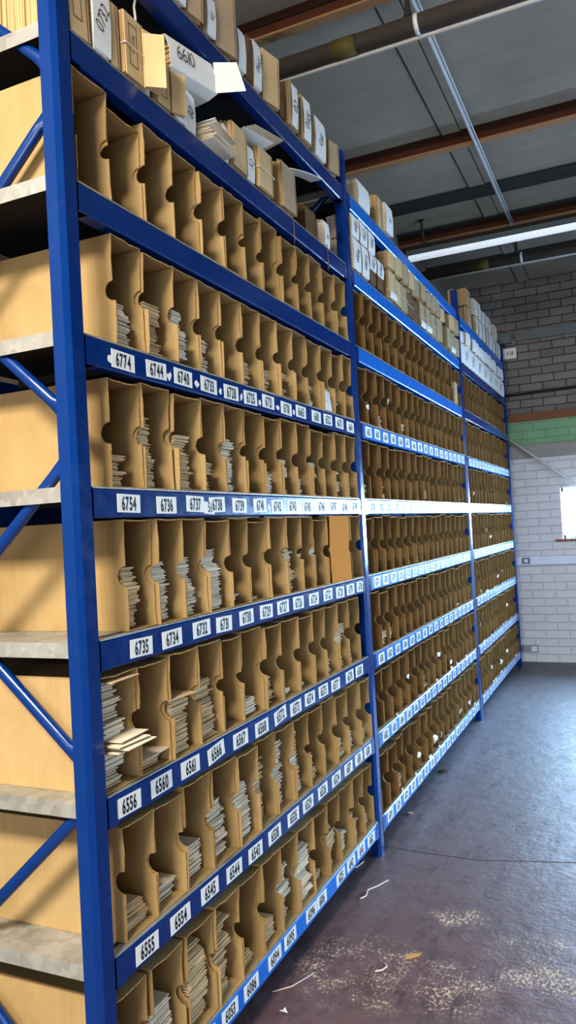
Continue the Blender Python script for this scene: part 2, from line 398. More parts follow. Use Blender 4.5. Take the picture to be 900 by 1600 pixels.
LY = [[1.56, 1.69, 1.825, 1.959, 2.094, 2.261, 2.384, 2.570, 2.671, 2.874, 2.996, 3.124, 3.258],
      [1.578, 1.729, 1.883, 2.027, 2.167, 2.309, 2.461, 2.594, 2.739, 2.884, 3.027, 3.157, 3.279],
      [1.534, 1.674, 1.815, 1.957, 2.109, 2.257, 2.401, 2.532, 2.664, 2.800, 2.934, 3.103, 3.228],
      [1.616, 1.757, 1.912, 2.044, 2.191, 2.336, 2.471, 2.607, 2.756, 2.905, 3.046, 3.173, 3.302],
      [1.593, 1.763, 1.912, 2.039, 2.184, 2.331, 2.468, 2.602, 2.742, 2.888, 3.025, 3.158, 3.292],
      [1.599, 1.747, 1.882, 2.027, 2.168, 2.303, 2.441, 2.593, 2.730, 2.887, 3.015, 3.153, 3.293]]

def post_mesh(h=3.285):
    # box post with bevelled front edges; origin at its base, front face at x=0
    return MB().prism([(0, .012), (0, PW-.006), (-.006, PW), (-.045, PW), (-.045, 0), (-.012, 0)], 2, 0, h)
post_me = fixn(post_mesh().mesh('upright', m_blue))
foot_me = fixn(MB().box((-.06, -.012, 0), (.012, PW+.012, .006)).mesh('foot_plate', m_blue))

def brace(p0, p1, parent):
    """round tube with flattened ends, lying in the end frame"""
    a, b = Vector(p0), Vector(p1); d = (b-a).normalized(); L = (b-a).length
    pts = [a, a+d*.03, a+d*.06, b-d*.06, b-d*.03, b]
    return obj('brace', MB().tube(pts, [(.003, .021), (.004, .020), (.015, .015), (.015, .015), (.004, .020), (.003, .021)], 12), m_blue, parent, smooth=True)

BAYNAME = ['near', 'middle', 'far']
bays = []
for b in range(3):
    y0, y1 = POST[b], POST[b+1]
    lab = ['nearest bay of the tall blue steel shelving, labelled 6774 at its upper left',
           'middle bay of the tall blue steel shelving, with bright blue label beams',
           'far bay of the tall blue steel shelving, ending at the brick back wall'][b]
    t = thing('shelving_bay', lab, 'shelving', (0, y0, 0), 'bays of blue shelving'); bays.append(t)
    ends = [POST[b+1]] if b else [POST[0], POST[1]]
    for py in ends:
        for fx in (0, XD+.045):
            u = link('upright', post_me, t, (fx, py-y0, 0))
        if b == 0 and py == POST[0]:
            zz = [(.13, .36), (.45, .70)]
            # zig-zag bracing: pairs meet the front post every 0.905 m
            for zc in (.06, .955, 1.7675, 2.595):
                if zc > .5: brace((-.035, .03, zc-.048), (XD+.04, .03, zc-.47), t)
                brace((-.035, .03, zc+.045), (XD+.04, .03, zc+.46), t)
        else:
            for zc in (.5, 1.4, 2.3): brace((-.035, py-y0+.03, zc), (XD+.04, py-y0+.03, zc+.4), t); brace((XD+.04, py-y0+.03, zc+.43), (-.035, py-y0+.03, zc+.85), t)
    ya, yb = PW+.0015, y1-y0-.0015
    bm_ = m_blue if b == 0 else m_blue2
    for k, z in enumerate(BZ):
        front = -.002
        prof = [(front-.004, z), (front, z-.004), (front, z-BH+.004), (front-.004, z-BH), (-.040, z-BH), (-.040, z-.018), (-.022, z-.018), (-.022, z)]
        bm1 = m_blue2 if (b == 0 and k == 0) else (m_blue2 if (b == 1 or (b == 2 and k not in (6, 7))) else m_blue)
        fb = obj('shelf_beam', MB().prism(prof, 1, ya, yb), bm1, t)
        for e0, e1 in ((ya-.0, ya+.035), (yb-.035, yb)):   # end connectors hooked on the posts
            obj('beam_connector', MB().box((-.046, e0, z-BH-.03 if k not in () else z), (front+.0015, e1, z-.001)) if False else MB().box((-.046, e0, z-BH), (front+.001, e1, z-.0015)), m_blue, fb)
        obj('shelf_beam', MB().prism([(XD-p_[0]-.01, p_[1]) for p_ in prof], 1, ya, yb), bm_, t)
        # galvanised deck: shallow folded tray, made of panels seamed together
        d = MB(); x0, x1 = XD+.015, -.012; e0, e1 = (.008 if b == 0 else ya+.004), yb-.004
        d.prism([(e0, z-.030), (e0+.002, z-.030), (e0+.002, z+DECK-.002), (e1-.002, z+DECK-.002), (e1-.002, z-.030), (e1, z-.030), (e1, z+DECK), (e0, z+DECK)], 0, x0+.035, x1-.03)
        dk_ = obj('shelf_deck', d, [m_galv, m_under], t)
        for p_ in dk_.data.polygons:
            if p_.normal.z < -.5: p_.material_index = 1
        obj('deck_lip', MB().box((-.030, ya+.002, z+.001), (-.004, yb-.002, z+DECK-.001)), m_galv, fb)
        # stiffening ribs under the deck
        rb = 3
        for r_ in range(rb):
            yy = ya+(yb-ya)*(r_+.5)/rb
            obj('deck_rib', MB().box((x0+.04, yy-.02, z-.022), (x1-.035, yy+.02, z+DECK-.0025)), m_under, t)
        if k < 6:
            texts = LBL[b][k]; n = len(texts)
            for i, s in enumerate(texts):
                yy = LY[k][i] if b == 0 else y0+PW+.05+(i+.5)*(y1-y0-PW-.09)/n
                m = MB(); wd = .096 if b == 0 else R.uniform(.082, .094); hh = .046 if b == 0 else .05
                m.box((0, -wd/2, -hh/2), (.0008, wd/2, hh/2))
                text(m, s, .033, .56, 1, lambda x, y: (.0012, x, y))
                rr = R.uniform(-.03, .03)
                if s in ('6572', '6566'): rr = .12
                if s in ('6734', '6732', '6560', '6554'): rr = .02
                zz_ = z-BH/2+R.uniform(-.003, .003)+(.0 if k else .004)
                obj('number_label', m, [m_label, m_ink], fb, (front+.0002, yy-y0, zz_), (rr, 0, 0))
            # torn remains of older stickers
            if b == 0 and k in (4, 5):
                for yy in ([1.548, 1.812, 1.955, 2.098, 2.237, 2.372, 2.517, 2.662] if k == 5 else [2.402, 3.09]):
                    m = MB(); q = [(R.uniform(.4, 1.2)*.013*math.cos(a), R.uniform(.4, 1.1)*.014*math.sin(a)) for a in [j*PI/5 for j in range(10)]]
                    m.prism(q, 0, 0, .0006); obj('sticker_remnant', m, m_label, fb, (front+.0001, yy-y0, z-BH/2-.008))

m = MB(); m.box((-.0006, -.030, -.018), (.0001, .030, .018)); text(m, '56', .030, .56, 1, lambda x, y: (.0002, x+.006, y+.003))
obj('number_label', m, [m_label, m_ink], [o for o in bays[0].children if o.name.startswith('shelf_beam')][8], (-.0012, 1.990-POST[0], BZ[4]-BH/2-.010), (-.05, 0, 0))['label'] = 'older torn label ending in 56'

# ------------------------------------------------------------------ cardboard boxes
BXD = .465; BXH = .281
def box_mesh(wd, seed, mat=None):
    r = random.Random(seed)
    import bmesh
    bm = bmesh.new()
    xb = -BXD; xf = 0; H = BXH-r.choice((0, 0, .004, .008, .014)); T = .0032
    def side(y, s):
        up = r.uniform(-.010, .002); lo = r.uniform(-.004, .004); zc = H*r.uniform(.47, .53); rad = r.uniform(.024, .029)
        pts = [(xb, 0), (xf+lo*.3, 0), (xf+lo, H*.15), (xf+lo, H*.3), (xf+lo, zc-rad)]
        for j in range(1, 9):
            a = -PI/2+PI*j/9
            pts.append((xf+lo*(1-j/9)+up*j/9-rad*1.05*math.cos(a), zc+rad*math.sin(a)))
        pts += [(xf+up, zc+rad), (xf+up+r.uniform(-.003, .003), H*.78), (xf+up*.4, H), (xb, H)]
        lean = r.uniform(-.0015, .0015)
        return [bm.verts.new((x, y+lean*math.sin(PI*z/H), z)) for x, z in pts]
    L = side(0, -1); Rr = side(wd, 1)
    bm.faces.new(L); bm.faces.new(Rr[::-1])
    bm.faces.new((L[0], Rr[0], Rr[1], L[1]))                     # bottom
    bm.faces.new((L[0], L[-1], Rr[-1], Rr[0]))                   # back
    # top flap, slightly bowed with a ragged front edge
    n = 5; fr = [L[-2]]; bk = [L[-1]]
    for j in range(1, n):
        tt = j/n; bow = -.0035*math.sin(PI*tt)*r.uniform(.3, 1)
        fr.append(bm.verts.new((xf+r.uniform(-.004, .002), wd*tt, H+bow))); bk.append(bm.verts.new((xb, wd*tt, H)))
    fr.append(Rr[-2]); bk.append(Rr[-1])
    for j in range(n): bm.faces.new((bk[j], bk[j+1], fr[j+1], fr[j]))
    bmesh.ops.recalc_face_normals(bm, faces=bm.faces)
    bm.faces.ensure_lookup_table()
    if bm.faces[2].normal.z > 0: bmesh.ops.reverse_faces(bm, faces=bm.faces)
    me = bpy.data.meshes.new('cardboard_box'); bm.to_mesh(me); bm.free()
    me.materials.append(mat or m_card); me.materials.append(m_edge)
    return me
def thicken(o):
    s = o.modifiers.new('card', 'SOLIDIFY'); s.thickness = .0034; s.offset = -1; s.material_offset_rim = 1; s.use_even_offset = False
BWD = .1375
variants = [box_mesh(1.0*BWD, 100+i) for i in range(14)]
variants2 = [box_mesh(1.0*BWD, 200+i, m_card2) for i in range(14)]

ORD = ['first','second','third','fourth','fifth','sixth','seventh','eighth','ninth','tenth','eleventh','twelfth','thirteenth','fourteenth','fifteenth','sixteenth','seventeenth']
ROW = ['bottom row','second row up','third row up','fourth row up','fifth row up','sixth row up','top box row']
EDGE = {0: [1.458, 1.587, 1.752, 1.913, 2.066], 1: [1.510, 1.649, 1.788, 1.935, 2.089], 2: [1.459, 1.602, 1.742, 1.892, 2.032, 2.166, 2.316, 2.451, 2.603, 2.74, 2.880, 3.016, 3.152, 3.295],
        3: [1.584, 1.714, 1.845, 1.974, 2.117, 2.250, 2.396, 2.542, 2.678, 2.81, 2.946, 3.085, 3.225, 3.368],
        4: [1.546, 1.686, 1.828, 1.985, 2.128, 2.274], 5: [1.583, 1.716, 1.866, 2.006, 2.144, 2.285, 2.426, 2.557, 2.699, 2.846, 2.99, 3.12, 3.245, 3.369],
        6: [1.459, 1.598]}
LEAN = {4: .05, 5: .09, 6: .12, 7: .12, 8: .11, 9: .09, 10: .07, 11: .05, 12: .03, 13: .01}
boxes = {}
for b in range(3):
    for k in range(7):
        n = NB[b]
        if b == 0:
            e = list(EDGE[k]); m_ = n+1-len(e)
            end = 3.366 if k != 2 else 3.295
            if m_: e += [e[-1]+(end-e[-1])*(j+1)/m_ for j in range(m_)]
        else:
            s = POST[b]+PW+.004; en = POST[b+1]-.004; e = [s+(en-s)*j/n for j in range(n+1)]
        for i in range(n):
            yl, yr = e[i]+.0012, e[i+1]-.0012
            wd = yr-yl; sy = wd/BWD
            if sy > 1.07: sy = 1.07; yl = yr-sy*BWD if i else yl
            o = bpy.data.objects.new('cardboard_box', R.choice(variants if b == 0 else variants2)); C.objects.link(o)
            thicken(o)
            o.scale = (1, sy, ([1, .88, .97, .99, .95, .98, .93, .97, .92, .96, .98, .95, .97][i] if (b, k) == (0, 6) else 1)); dx = R.uniform(-.010, .004)
            o.location = (-.006+dx, yl, BZ[k]+DECK+.0005)
            if (b, k, i) == (1, 6, 15): o.location.x -= .05
            lean = LEAN.get(i, 0) if (b, k) == (1, 0) else 0
            if (b, k) == (1, 0):
                w0 = sy*BWD-.006; o.scale.y = w0/BWD; o.rotation_euler.x = -lean
                o.location.y = yl+w0*(1-math.cos(lean)); o.location.z += w0*math.sin(lean)
            if b == 0 and k < 6: lab = 'open cardboard box standing above the number label %s' % LBL[0][k][i]
            else: lab = 'open cardboard box, %s from the left in the %s of the %s bay' % (ORD[i], ROW[k], BAYNAME[b])
            tag(o, lab, 'box', 'open cardboard boxes on the shelves')
            boxes[b, k, i] = (o, yl, sy*BWD, o.location.x, o.location.z)
# a loose cardboard flap closing one box front
o, yl, wd, bx, bz = boxes[0, 3, 10]
fl = MB().prism([(.004, .0), (.134, .004), (.130, .12), (.122, .135), (.126, .15), (.134, .272), (.006, .277), (.0, .15), (-.010, .138), (0, .125)], 0, 0, .004)
obj('front_flap', fl, [m_flap], o, (.008, 0, .003), (0, 0, -.30))['label'] = 'flat orange-brown flap covering the box front'

# ------------------------------------------------------------------ stacks of paper sleeves in the boxes
def stack_mesh(h, wd, dp, r, layer=.0042, jx=.010, jy=.006, drift=.02, fan=0):
    """one jagged column of thin sleeves lying flat"""
    n = max(2, int(h/layer)); vs = []; fs = []
    dx = dy = 0; tw = 0
    for i in range(n):
        if r.random() < .12: dx = r.uniform(-drift, drift); tw = r.uniform(-.05, .05)
        z0 = h*i/n; z1 = h*(i+.82)/n
        ox = dx+r.uniform(-jx, jx); oy = dy+r.uniform(-jy, jy); t_ = tw+r.uniform(-.02, .02)
        w_ = wd*r.uniform(.93, 1); tilt = fan*r.uniform(.4, 1)
        for z in (z0, z1):
            for (x, y) in ((-dp, -w_/2), (0, -w_/2), (0, w_/2), (-dp, w_/2)):
                vs.append((ox+x-y*t_, oy+y+x*t_*.3, z+tilt*(y/wd)*.0))
    for i in range(2*n-1):
        o = 4*i
        for q in range(4): fs.append((o+q, o+(q+1)%4, o+4+(q+1)%4, o+4+q))
    fs.append((3, 2, 1, 0)); fs.append(tuple(4*(2*n-1)+q for q in range(4)))
    return MB().add(vs, fs)
FILL = {0: [.30, .55, .78, .82, .12, .24, .70, .72, .12, .58, .3, .38, .25],
        1: [.20, .18, .34, .60, .62, .78, .84, .86, .36, 0, .28, .26, .18],
        2: [.93, .12, .57, .62, 0, .2, .34, .08, .04, 0, .2, .68, .1],
        3: [.58, .60, .62, .68, .12, .04, .32, .62, .5, .66, 0, .86, 0],
        4: [.30, .72, .58, .34, .64, 0, .30, .48, .24, .5, 0, .42, .18],
        5: [.44, .54, .60, .4, 0, .42, .3, .36, 0, .34, .3, .2, 0]}
rs = random.Random(11)
for (b, k, i), (o, yl, wd, bx, bz) in boxes.items():
    if (b, k) == (1, 0) and i > 3: continue
    if b == 0: fill = FILL.get(k, [0]*13)[i]
    else: fill = rs.choice([0, 0, 0, .06, .12, .25]) if k < 6 and b == 1 else rs.choice([0, 0, 0, 0, .1]) if k < 6 else 0
    if fill <= 0: continue
    inner = wd-.012; h = fill*(BXH-.014)
    low = k <= 2
    swd = inner*rs.uniform(.62, .9) if not (k == 1 and i in (0, 1, 2)) else inner*.9
    if k in (3, 4, 5): swd = inner*rs.uniform(.45, .7)
    side = -1 if b == 0 else rs.choice((-1, 1))
    yc = yl+wd/2+side*(inner-swd)/2*.75
    m = stack_mesh(h, swd-.010, .25, rs, layer=rs.uniform(.0026, .0036), jx=.006, jy=.003, drift=.014)
    st = obj('sleeve_stack', m, m_stackw if (rs.random() < .3 and b == 0) else m_stack, loc=(bx-.022-rs.uniform(0, .014), yc, bz+.0042))
    amt = 'low' if fill < .25 else 'half-height' if fill < .55 else 'tall'
    if b == 0: lab = '%s stack of paper sleeves inside the box above label %s' % (amt, LBL[0][k][i])
    else: lab = '%s stack of paper sleeves inside the %s box, %s of the %s bay' % (amt, ORD[i], ROW[k], BAYNAME[b])
    tag(st, lab, 'paper stack', 'paper sleeve stacks in the boxes')

# loose sleeves sticking out of box fronts
def sleeve(loc, rot, w=.125, d=.17, mat=m_stackw, label='', th=.0022, name='paper_sleeve', curl=.0):
    m = MB(); n = 6; vs = []
    for j in range(n+1):
        x = d*j/n; z = curl*(j/n)**2
        vs += [(x, -w/2, z), (x, w/2, z), (x, -w/2, z+th), (x, w/2, z+th)]
    fs = []
    for j in range(n):
        o = 4*j; fs += [(o, o+4, o+5, o+1), (o+2, o+3, o+7, o+6), (o, o+2, o+6, o+4), (o+1, o+5, o+7, o+3)]
    fs += [(0, 1, 3, 2), (4*n, 4*n+2, 4*n+3, 4*n+1)]
    m.add(vs, fs)
    return tag(obj(name, m, mat, loc=loc, rot=rot), label, 'paper', 'loose paper sleeves')
# inside 6556 box: a fan of sleeves poking out half way up
z2 = BZ[2]+DECK
for j, (dz, dx, yw) in enumerate(((.105, .034, .02), (.112, .020, -.05), (.120, .008, .06), (.096, .012, -.02))):
    sleeve((-.15+dx, 1.530, z2+dz), (0, 0, yw), .118, .165, m_stackw, ['topmost jutting', 'second jutting', 'upper short', 'lowest short'][j]+' white sleeve fanned from the tall stack above label 6556')
sleeve((-.155, 1.53, z2+.258), (0, 0, .05), .118, .16, m_stack, 'tan sleeve lying on top of the full stack above label 6556')
# sleeves laid over the other low piles
sleeve((-.175, 1.676, z2+.036), (0, 0, .06), .124, .165, m_stackw, 'white sleeve on the low pile above label 6560')
sleeve((-.17, 1.818, z2+.158), (0, 0, -.12), .118, .17, m_stack, 'striped sleeve crowning the pile above label 6561')

# paper scraps caught on the beams of the farther bays
def scrap(loc, s, label, seed, flat=False):
    r = random.Random(seed); q = []
    for j in range(9):
        a = 2*PI*j/9; q.append((s*r.uniform(.55, 1.1)*math.cos(a), s*r.uniform(.5, 1.0)*math.sin(a)))
    n = len(q); cx = r.uniform(-.2, .2)*s
    vs = [(.35*s*math.sin(3*y/s+seed), y, z) for y, z in q]+[(.35*s*math.sin(3*y/s+seed)+.0015, y, z) for y, z in q]
    fs = [tuple(range(n))[::-1], tuple(range(n, 2*n))]+[(j, (j+1)%n, n+(j+1)%n, n+j) for j in range(n)]
    return tag(obj('paper_scrap', MB().add(vs, fs), m_white, loc=loc, rot=(0, PI/2 if flat else .2, 0)), label, 'paper scrap', label.replace('small white paper corner', 'white paper corners') if 'poking' in label else 'white paper scraps')
SCR = [(1, 4.68, .70, .022, 'middle', 'in the second row up'), (1, 3.984, .702, .016, 'middle', 'in the second row up, by the near post'), (1, 5.50, .225, .030, 'middle', 'on the bottom beam by the far post'),
       (1, 5.18, .235, .028, 'middle', 'lying in the bottom row'), (1, 4.62, .225, .028, 'middle', 'lying halfway along the bottom row'), (1, 4.46, .235, .034, 'middle', 'standing midway in the bottom row'), (1, 4.11, .25, .020, 'middle', 'in a bottom box'),
       (1, 5.0, .60, .02, 'middle', 'on the second beam up'), (1, 3.564, 2.09, .018, 'middle', 'in the first sixth-row box'), (1, 3.905, 2.16, .024, 'middle', 'in the fourth sixth-row box'),
       (2, 6.05, .70, .030, 'far', 'by the middle post, second row up'), (2, 6.42, .30, .022, 'far', 'in the bottom row'), (2, 6.9, .26, .028, 'far', 'midway along the bottom row'), (2, 7.25, .30, .024, 'far', 'in the bottom row towards the back wall'),
       (2, 7.0, 1.0, .024, 'far', 'in the third row up'), (2, 7.25, 1.03, .020, 'far', 'in the third row up towards the back wall'), (2, 6.56, 1.42, .026, 'far', 'in the fourth row up'), (2, 6.1, 1.72, .020, 'far', 'in the fifth row up'),
       (2, 7.4, .70, .022, 'far', 'in the second row up towards the back wall'), (2, 6.75, 1.36, .018, 'far', 'in the fourth row up, past the notch')]
for j, (b, y, z, s, bn, where) in enumerate(SCR):
    scrap((-.002, y, z+.005), s, 'white paper scrap %s of the %s bay' % (where, bn), j)

def corners(b, k, n, bn, row):
    r = random.Random(b*10+k)
    for j in range(n):
        y = POST[b]+.25+(POST[b+1]-POST[b]-.4)*(j+r.uniform(.1, .9))/n
        scrap((-.004, y, BZ[k]+DECK+.008), r.uniform(.010, .018), 'small white paper corner poking over the %s of the %s bay' % (row, bn), 300+b*50+k*10+j)
corners(2, 0, 9, 'far', 'bottom beam'); corners(2, 1, 8, 'far', 'second beam up'); corners(2, 2, 6, 'far', 'third beam up')
corners(1, 0, 8, 'middle', 'bottom beam'); corners(1, 1, 7, 'middle', 'second beam up')

# ------------------------------------------------------------------ bundles of envelopes on the two top shelves
def bundle(y, z, w=.10, h=.17, d=.13, x=-.01, kind='kraft', wrap=None, stamp=False, number='', tie=False, lean=0, yaw=0, label='', fan=0, group='envelope bundles on the top shelves', wraph=(.05, 1.0), seed=0, name='envelope_bundle'):
    """envelopes standing on edge, faces to the aisle, with an optional white paper band and string"""
    r = random.Random(seed*31+int(y*1000))
    t = thing(name, label, 'envelope bundle', (x, y, z), group); t.rotation_euler = (0, lean, yaw)
    face = {'kraft': m_kraft, 'grey': m_kraftg, 'brown': m_brown, 'white': m_white}[kind]
    edge = {'kraft': m_env, 'grey': m_env, 'brown': m_brown, 'white': m_stackw}[kind]
    # block: stack of sleeves turned on edge (local x is depth)
    st = stack_mesh(d, w, h, r, layer=.006, jx=.005, jy=.003, drift=.006)
    vs = [(-vz, vy, -vx) for vx, vy, vz in st.v]
    zmin = min(v[2] for v in vs); vs = [(a, b_, max(0, c-zmin)) for a, b_, c in vs]
    obj('envelope_block', MB().add(vs, st.f), edge, t)
    # front envelope with a folded seam and printed panel
    fm = MB(); fm.box((.0008, -w/2+.003, .004), (.0035, w/2-.003, h+r.uniform(.0, .008)))
    fm.box((.0036, w/2-.012, .003), (.0044, w/2-.010, h-.002), 1)
    if stamp:
        fm.box((.0037, -w*.28, h*.22), (.0042, -w*.26, h*.88), 1); fm.box((.0037, w*.10, h*.22), (.0042, w*.12, h*.88), 1)
        fm.box((.0037, -w*.28, h*.22), (.0042, w*.12, h*.235), 1); fm.box((.0037, -w*.28, h*.865), (.0042, w*.12, h*.88), 1)
        text(fm, 'LOOK', w*.15, 1.0, 1, lambda a, b_: (.0045, -b_-w*.08+a*.12, a+h*.6), .05)
    obj('front_envelope', fm, [face, m_stamp], t, rot=(r.uniform(-.045, .045) if not wrap else 0, 0, 0))
    if fan:
        for j in range(fan):
            lm = MB().box((0, 0, .002), (.003, w*.62, h*r.uniform(.85, 1.0)))
            obj('splayed_envelope', lm, face, t, (.004+.002*j, w*.38, 0), (0, 0, -.25-.22*j))
    if wrap:
        z0, z1 = h*wraph[0], h*wraph[1]; bw = MB(); y0_, y1_ = (-w/2-.003, w/2+.003)
        n = 8; prof = []
        for j in range(n+1): prof.append((.006+.004*math.sin(PI*j/n), z0+(z1-z0)*j/n))
        prof += [(-.01, z1+.008), (-d*.5, z1+.010), (-d-.004, z1+.004)]
        back = [(px-.0012, pz-.0012) for px, pz in prof][::-1]
        bw.prism(prof+back, 1, y0_*wrap, y1_*wrap)
        if number:
            hw = min(.040, w*.55); zc = (z0+z1)/2
            text(bw, number, hw, .8, 1, lambda a, b_: (.0118, -b_*.9+a*.42, zc+a*.95+b_*.35), .12)
        obj('paper_wrap', bw, [m_white, m_ink2], t)
    if tie:
        zt = h*.5; rr = .0018
        obj('string_tie', MB().tube([(.008, -w/2-.002, zt), (.012, 0, zt-.006), (.008, w/2+.003, zt), (-d, w/2+.003, zt+.004), (-d, -w/2-.003, zt), (.008, -w/2-.002, zt)], rr, 6), m_string, t)
    return t
Z7 = BZ[7]+DECK+.001; Z8 = BZ[8]+DECK+.001
# upper shelf of the near bay, left to right
bundle(1.500, Z7, .080, .20, .30, kind='kraft', stamp=True, label='brown envelope bundle beside the near post, stamped face out', seed=1)
bundle(1.580, Z7, .066, .185, .22, kind='white', wrap=1, number='0732', label='bundle wrapped in white paper marked 0732')
bundle(1.640, Z7, .044, .17, .2, kind='kraft', wrap=.0, label='narrow kraft bundle between the 0732 wrap and the tied envelopes', seed=2)
bundle(1.715, Z7, .090, .17, .16, x=0.0, kind='kraft', stamp=True, tie=True, fan=4, label='string-tied kraft envelopes with leaves splayed to the right', seed=3)
bundle(1.793, Z7, .036, .085, .14, x=-.03, kind='white', wrap=1, label='low white bundle right of the splayed envelopes', seed=4)
bundle(1.862, Z7, .078, .135, .12, x=-.004, kind='kraft', stamp=True, fan=2, label='stamped kraft bundle left of the 0723 wrap', seed=5)
bundle(1.950, Z7, .060, .122, .14, kind='white', wrap=1, number='0723', label='bundle wrapped in white paper marked 0723')
bundle(2.017, Z7, .056, .125, .18, x=-.02, kind='white', wrap=1, number='30', label='white wrapped bundle right of the 0723 bundle, partly hidden', seed=6)
# the big 6610 wrap lying high at the back, tipped over the shelf edge
t = thing('wrapped_bundle', 'large bundle in a loose white band marked 6610, above the others', 'envelope bundle', (-.005, 2.030, Z7+.172), 'envelope bundles on the top shelves')
t.rotation_euler = (.12, -.06, -.10)
st = stack_mesh(.09, .17, .20, random.Random(5), layer=.006, jx=.004, jy=.003, drift=.004)
obj('envelope_block', MB().add([(a, b_, c) for a, b_, c in st.v], st.f), m_kraft, t, (-.01, 0, 0))
bw = MB(); prof = [(-.12, .098), (-.03, .10), (.004, .092), (.012, .05), (.008, -.004), (-.03, -.012), (-.12, -.012)]
bw.prism(prof+[(a-.0015 if a > -.1 else a, b_*.985) for a, b_ in prof][::-1], 1, -.115, .125)
text(bw, '6610', .044, .9, 1, lambda a, b_: (.0135, a-.035, b_+.052), .08)
obj('paper_wrap', bw, [m_white, m_ink2], t)
wg = MB(); wg.add([(.010, .115, -.005), (.012, .125, .095), (.06, .190, .10), (.07, .205, .01), (.0085, .115, -.005), (.0105, .125, .095), (.0585, .191, .10), (.0685, .206, .01)], [(0,1,2,3),(7,6,5,4),(0,4,5,1),(1,5,6,2),(2,6,7,3),(3,7,4,0)])
obj('band_end', wg, m_white, t)
# flat pile of grey papers
tag(obj('paper_pile', stack_mesh(.055, .16, .15, random.Random(9), layer=.004, jx=.012, jy=.010, drift=.02), m_stackw, loc=(.03, 2.150, Z7), rot=(0, 0, .05)), 'low flat pile of grey papers right of the 0723 bundles', 'paper stack')
sleeve((-.12, 2.135, Z7+.062), (0, -.12, .2), .12, .14, m_white, 'white sheet resting on the flat grey pile of papers')
bundle(2.243, Z7, .024, .13, .12, x=-.02, kind='white', wrap=1, label='white wrapped bundle just left of the plain kraft bundle', seed=8)
bundle(2.315, Z7, .105, .15, .13, x=.002, kind='kraft', label='plain kraft bundle facing out, right of the grey paper pile', seed=9)
bundle(2.405, Z7, .050, .125, .13, kind='white', wrap=1, number='52', label='narrow white wrapped bundle right of the plain kraft bundle', seed=10)
t_ = bundle(2.505, Z7, .12, .145, .13, x=.006, kind='kraft', tie=True, label='tied kraft bundle with papers leaning on its top', seed=11)
for j in range(4):
    sleeve((-.13+.008*j, 2.47+.012*j, Z7+.163+.006*j), (0, -.06, -.25), .16, .16, m_stackw if j else m_white, ['lowest', 'second', 'third', 'topmost'][j]+' of the leaning sheets on the tied kraft bundle')
bundle(2.605, Z7, .045, .16, .16, x=-.05, kind='white', wrap=1, label='white bundle behind the tied kraft bundle', seed=12)
bundle(2.710, Z7, .130, .175, .13, x=.008, kind='grey', fan=0, wrap=None, label='large grey-brown bundle under a curling white sheet', seed=13)
sleeve((-.10, 2.75, Z7+.215), (.28, -.2, .95), .09, .24, m_white, 'white sheet curling off the large grey-brown bundle', curl=-.05)
bundle(3.06, Z7, .13, .14, .2, x=-.05, kind='brown', fan=0, label='dark brown folders at the right end of the near upper shelf', seed=14)
bundle(3.185, Z7, .055, .13, .14, x=-.03, kind='white', wrap=1, number='6', label='white wrapped bundle next to the second post, near upper shelf', seed=15)
# twine hanging over the upper beam
for j, (y, lab) in enumerate(((2.745, 'brown twine loop hanging over the upper beam below the curling sheet'), (3.11, 'brown twine loop hanging over the upper beam near the second post'))):
    tag(obj('twine_loop', MB().tube([(-.03, y, Z7+.004), (.003, y, Z7+.002), (.004, y+.004, BZ[7]-.04), (.004, y+.006, BZ[7]-.09), (-.012, y+.012, BZ[7]-.115), (-.03, y+.012, BZ[7]-.085)], .0022, 6), m_twine), lab, 'twine')
tag(obj('plastic_string', MB().tube([(-.02, 1.755, Z7+.165), (-.02, 1.76, Z7+.21), (-.03, 1.77, Z7+.25), (-.028, 1.778, Z7+.285)], .0035, 6), m_string), 'white plastic string standing up behind the splayed envelopes', 'string')
# very top shelf of the near bay
tops = [(1.965, .06, .12, 'white', 1, '', 'white wrapped bundle at the left end of the very top shelf', 0),
        (2.045, .09, .175, 'grey', None, '', 'brown envelope bundle at the upper left end of the top shelf', 0),
        (2.150, .045, .13, 'white', 1, '60', 'white wrapped bundle between two brown envelopes, top shelf', 0),
        (2.245, .130, .20, 'grey', None, '', 'largest square grey-brown envelope on the top shelf', .0),
        (2.362, .050, .14, 'white', 1, '', 'white wrapped bundle just right of the largest square envelope, top shelf', 0),
        (2.42, .060, .15, 'brown', None, '', 'row of brown envelope edges beside the 0665 wrap', 0),
        (2.485, .055, .17, 'white', 1, '0665', 'white wrapped bundle marked 0665 on the top shelf', 0),
        (2.60, .125, .185, 'kraft', None, '', 'yellowish kraft envelope leaning out on the top shelf', .0),
        (2.70, .05, .13, 'brown', None, '', 'dark folders just right of the yellowish kraft envelope', 0),
        (2.80, .10, .17, 'grey', .55, '02', 'grey-brown bundle with a white band marked 02', 0),
        (2.93, .11, .18, 'grey', .6, '0615', 'grey-brown bundle with a wide slanting white band', 0),
        (3.09, .12, .165, 'white', 1, '061', 'white wrapped bundle last before the second post, top shelf', 0),
        (3.25, .10, .14, 'grey', None, '', 'grey-brown box-like bundle behind the second post, top shelf', 0)]
for y, w_, h_, kd, wr, num, lab, ln in tops:
    if kd in ('grey', 'kraft') and wr is None: w_ *= .86
    else: w_ *= .93
    bundle(y, Z8, w_, h_, .13, x=.0 if kd != 'grey' else .006, kind=kd, wrap=wr, number=num, yaw=-.22 if (kd in ('grey', 'kraft') and wr is None) else R.uniform(-.06, .02), lean=R.uniform(0, .05), label=lab, tie=(kd == 'white' and w_ > .1))
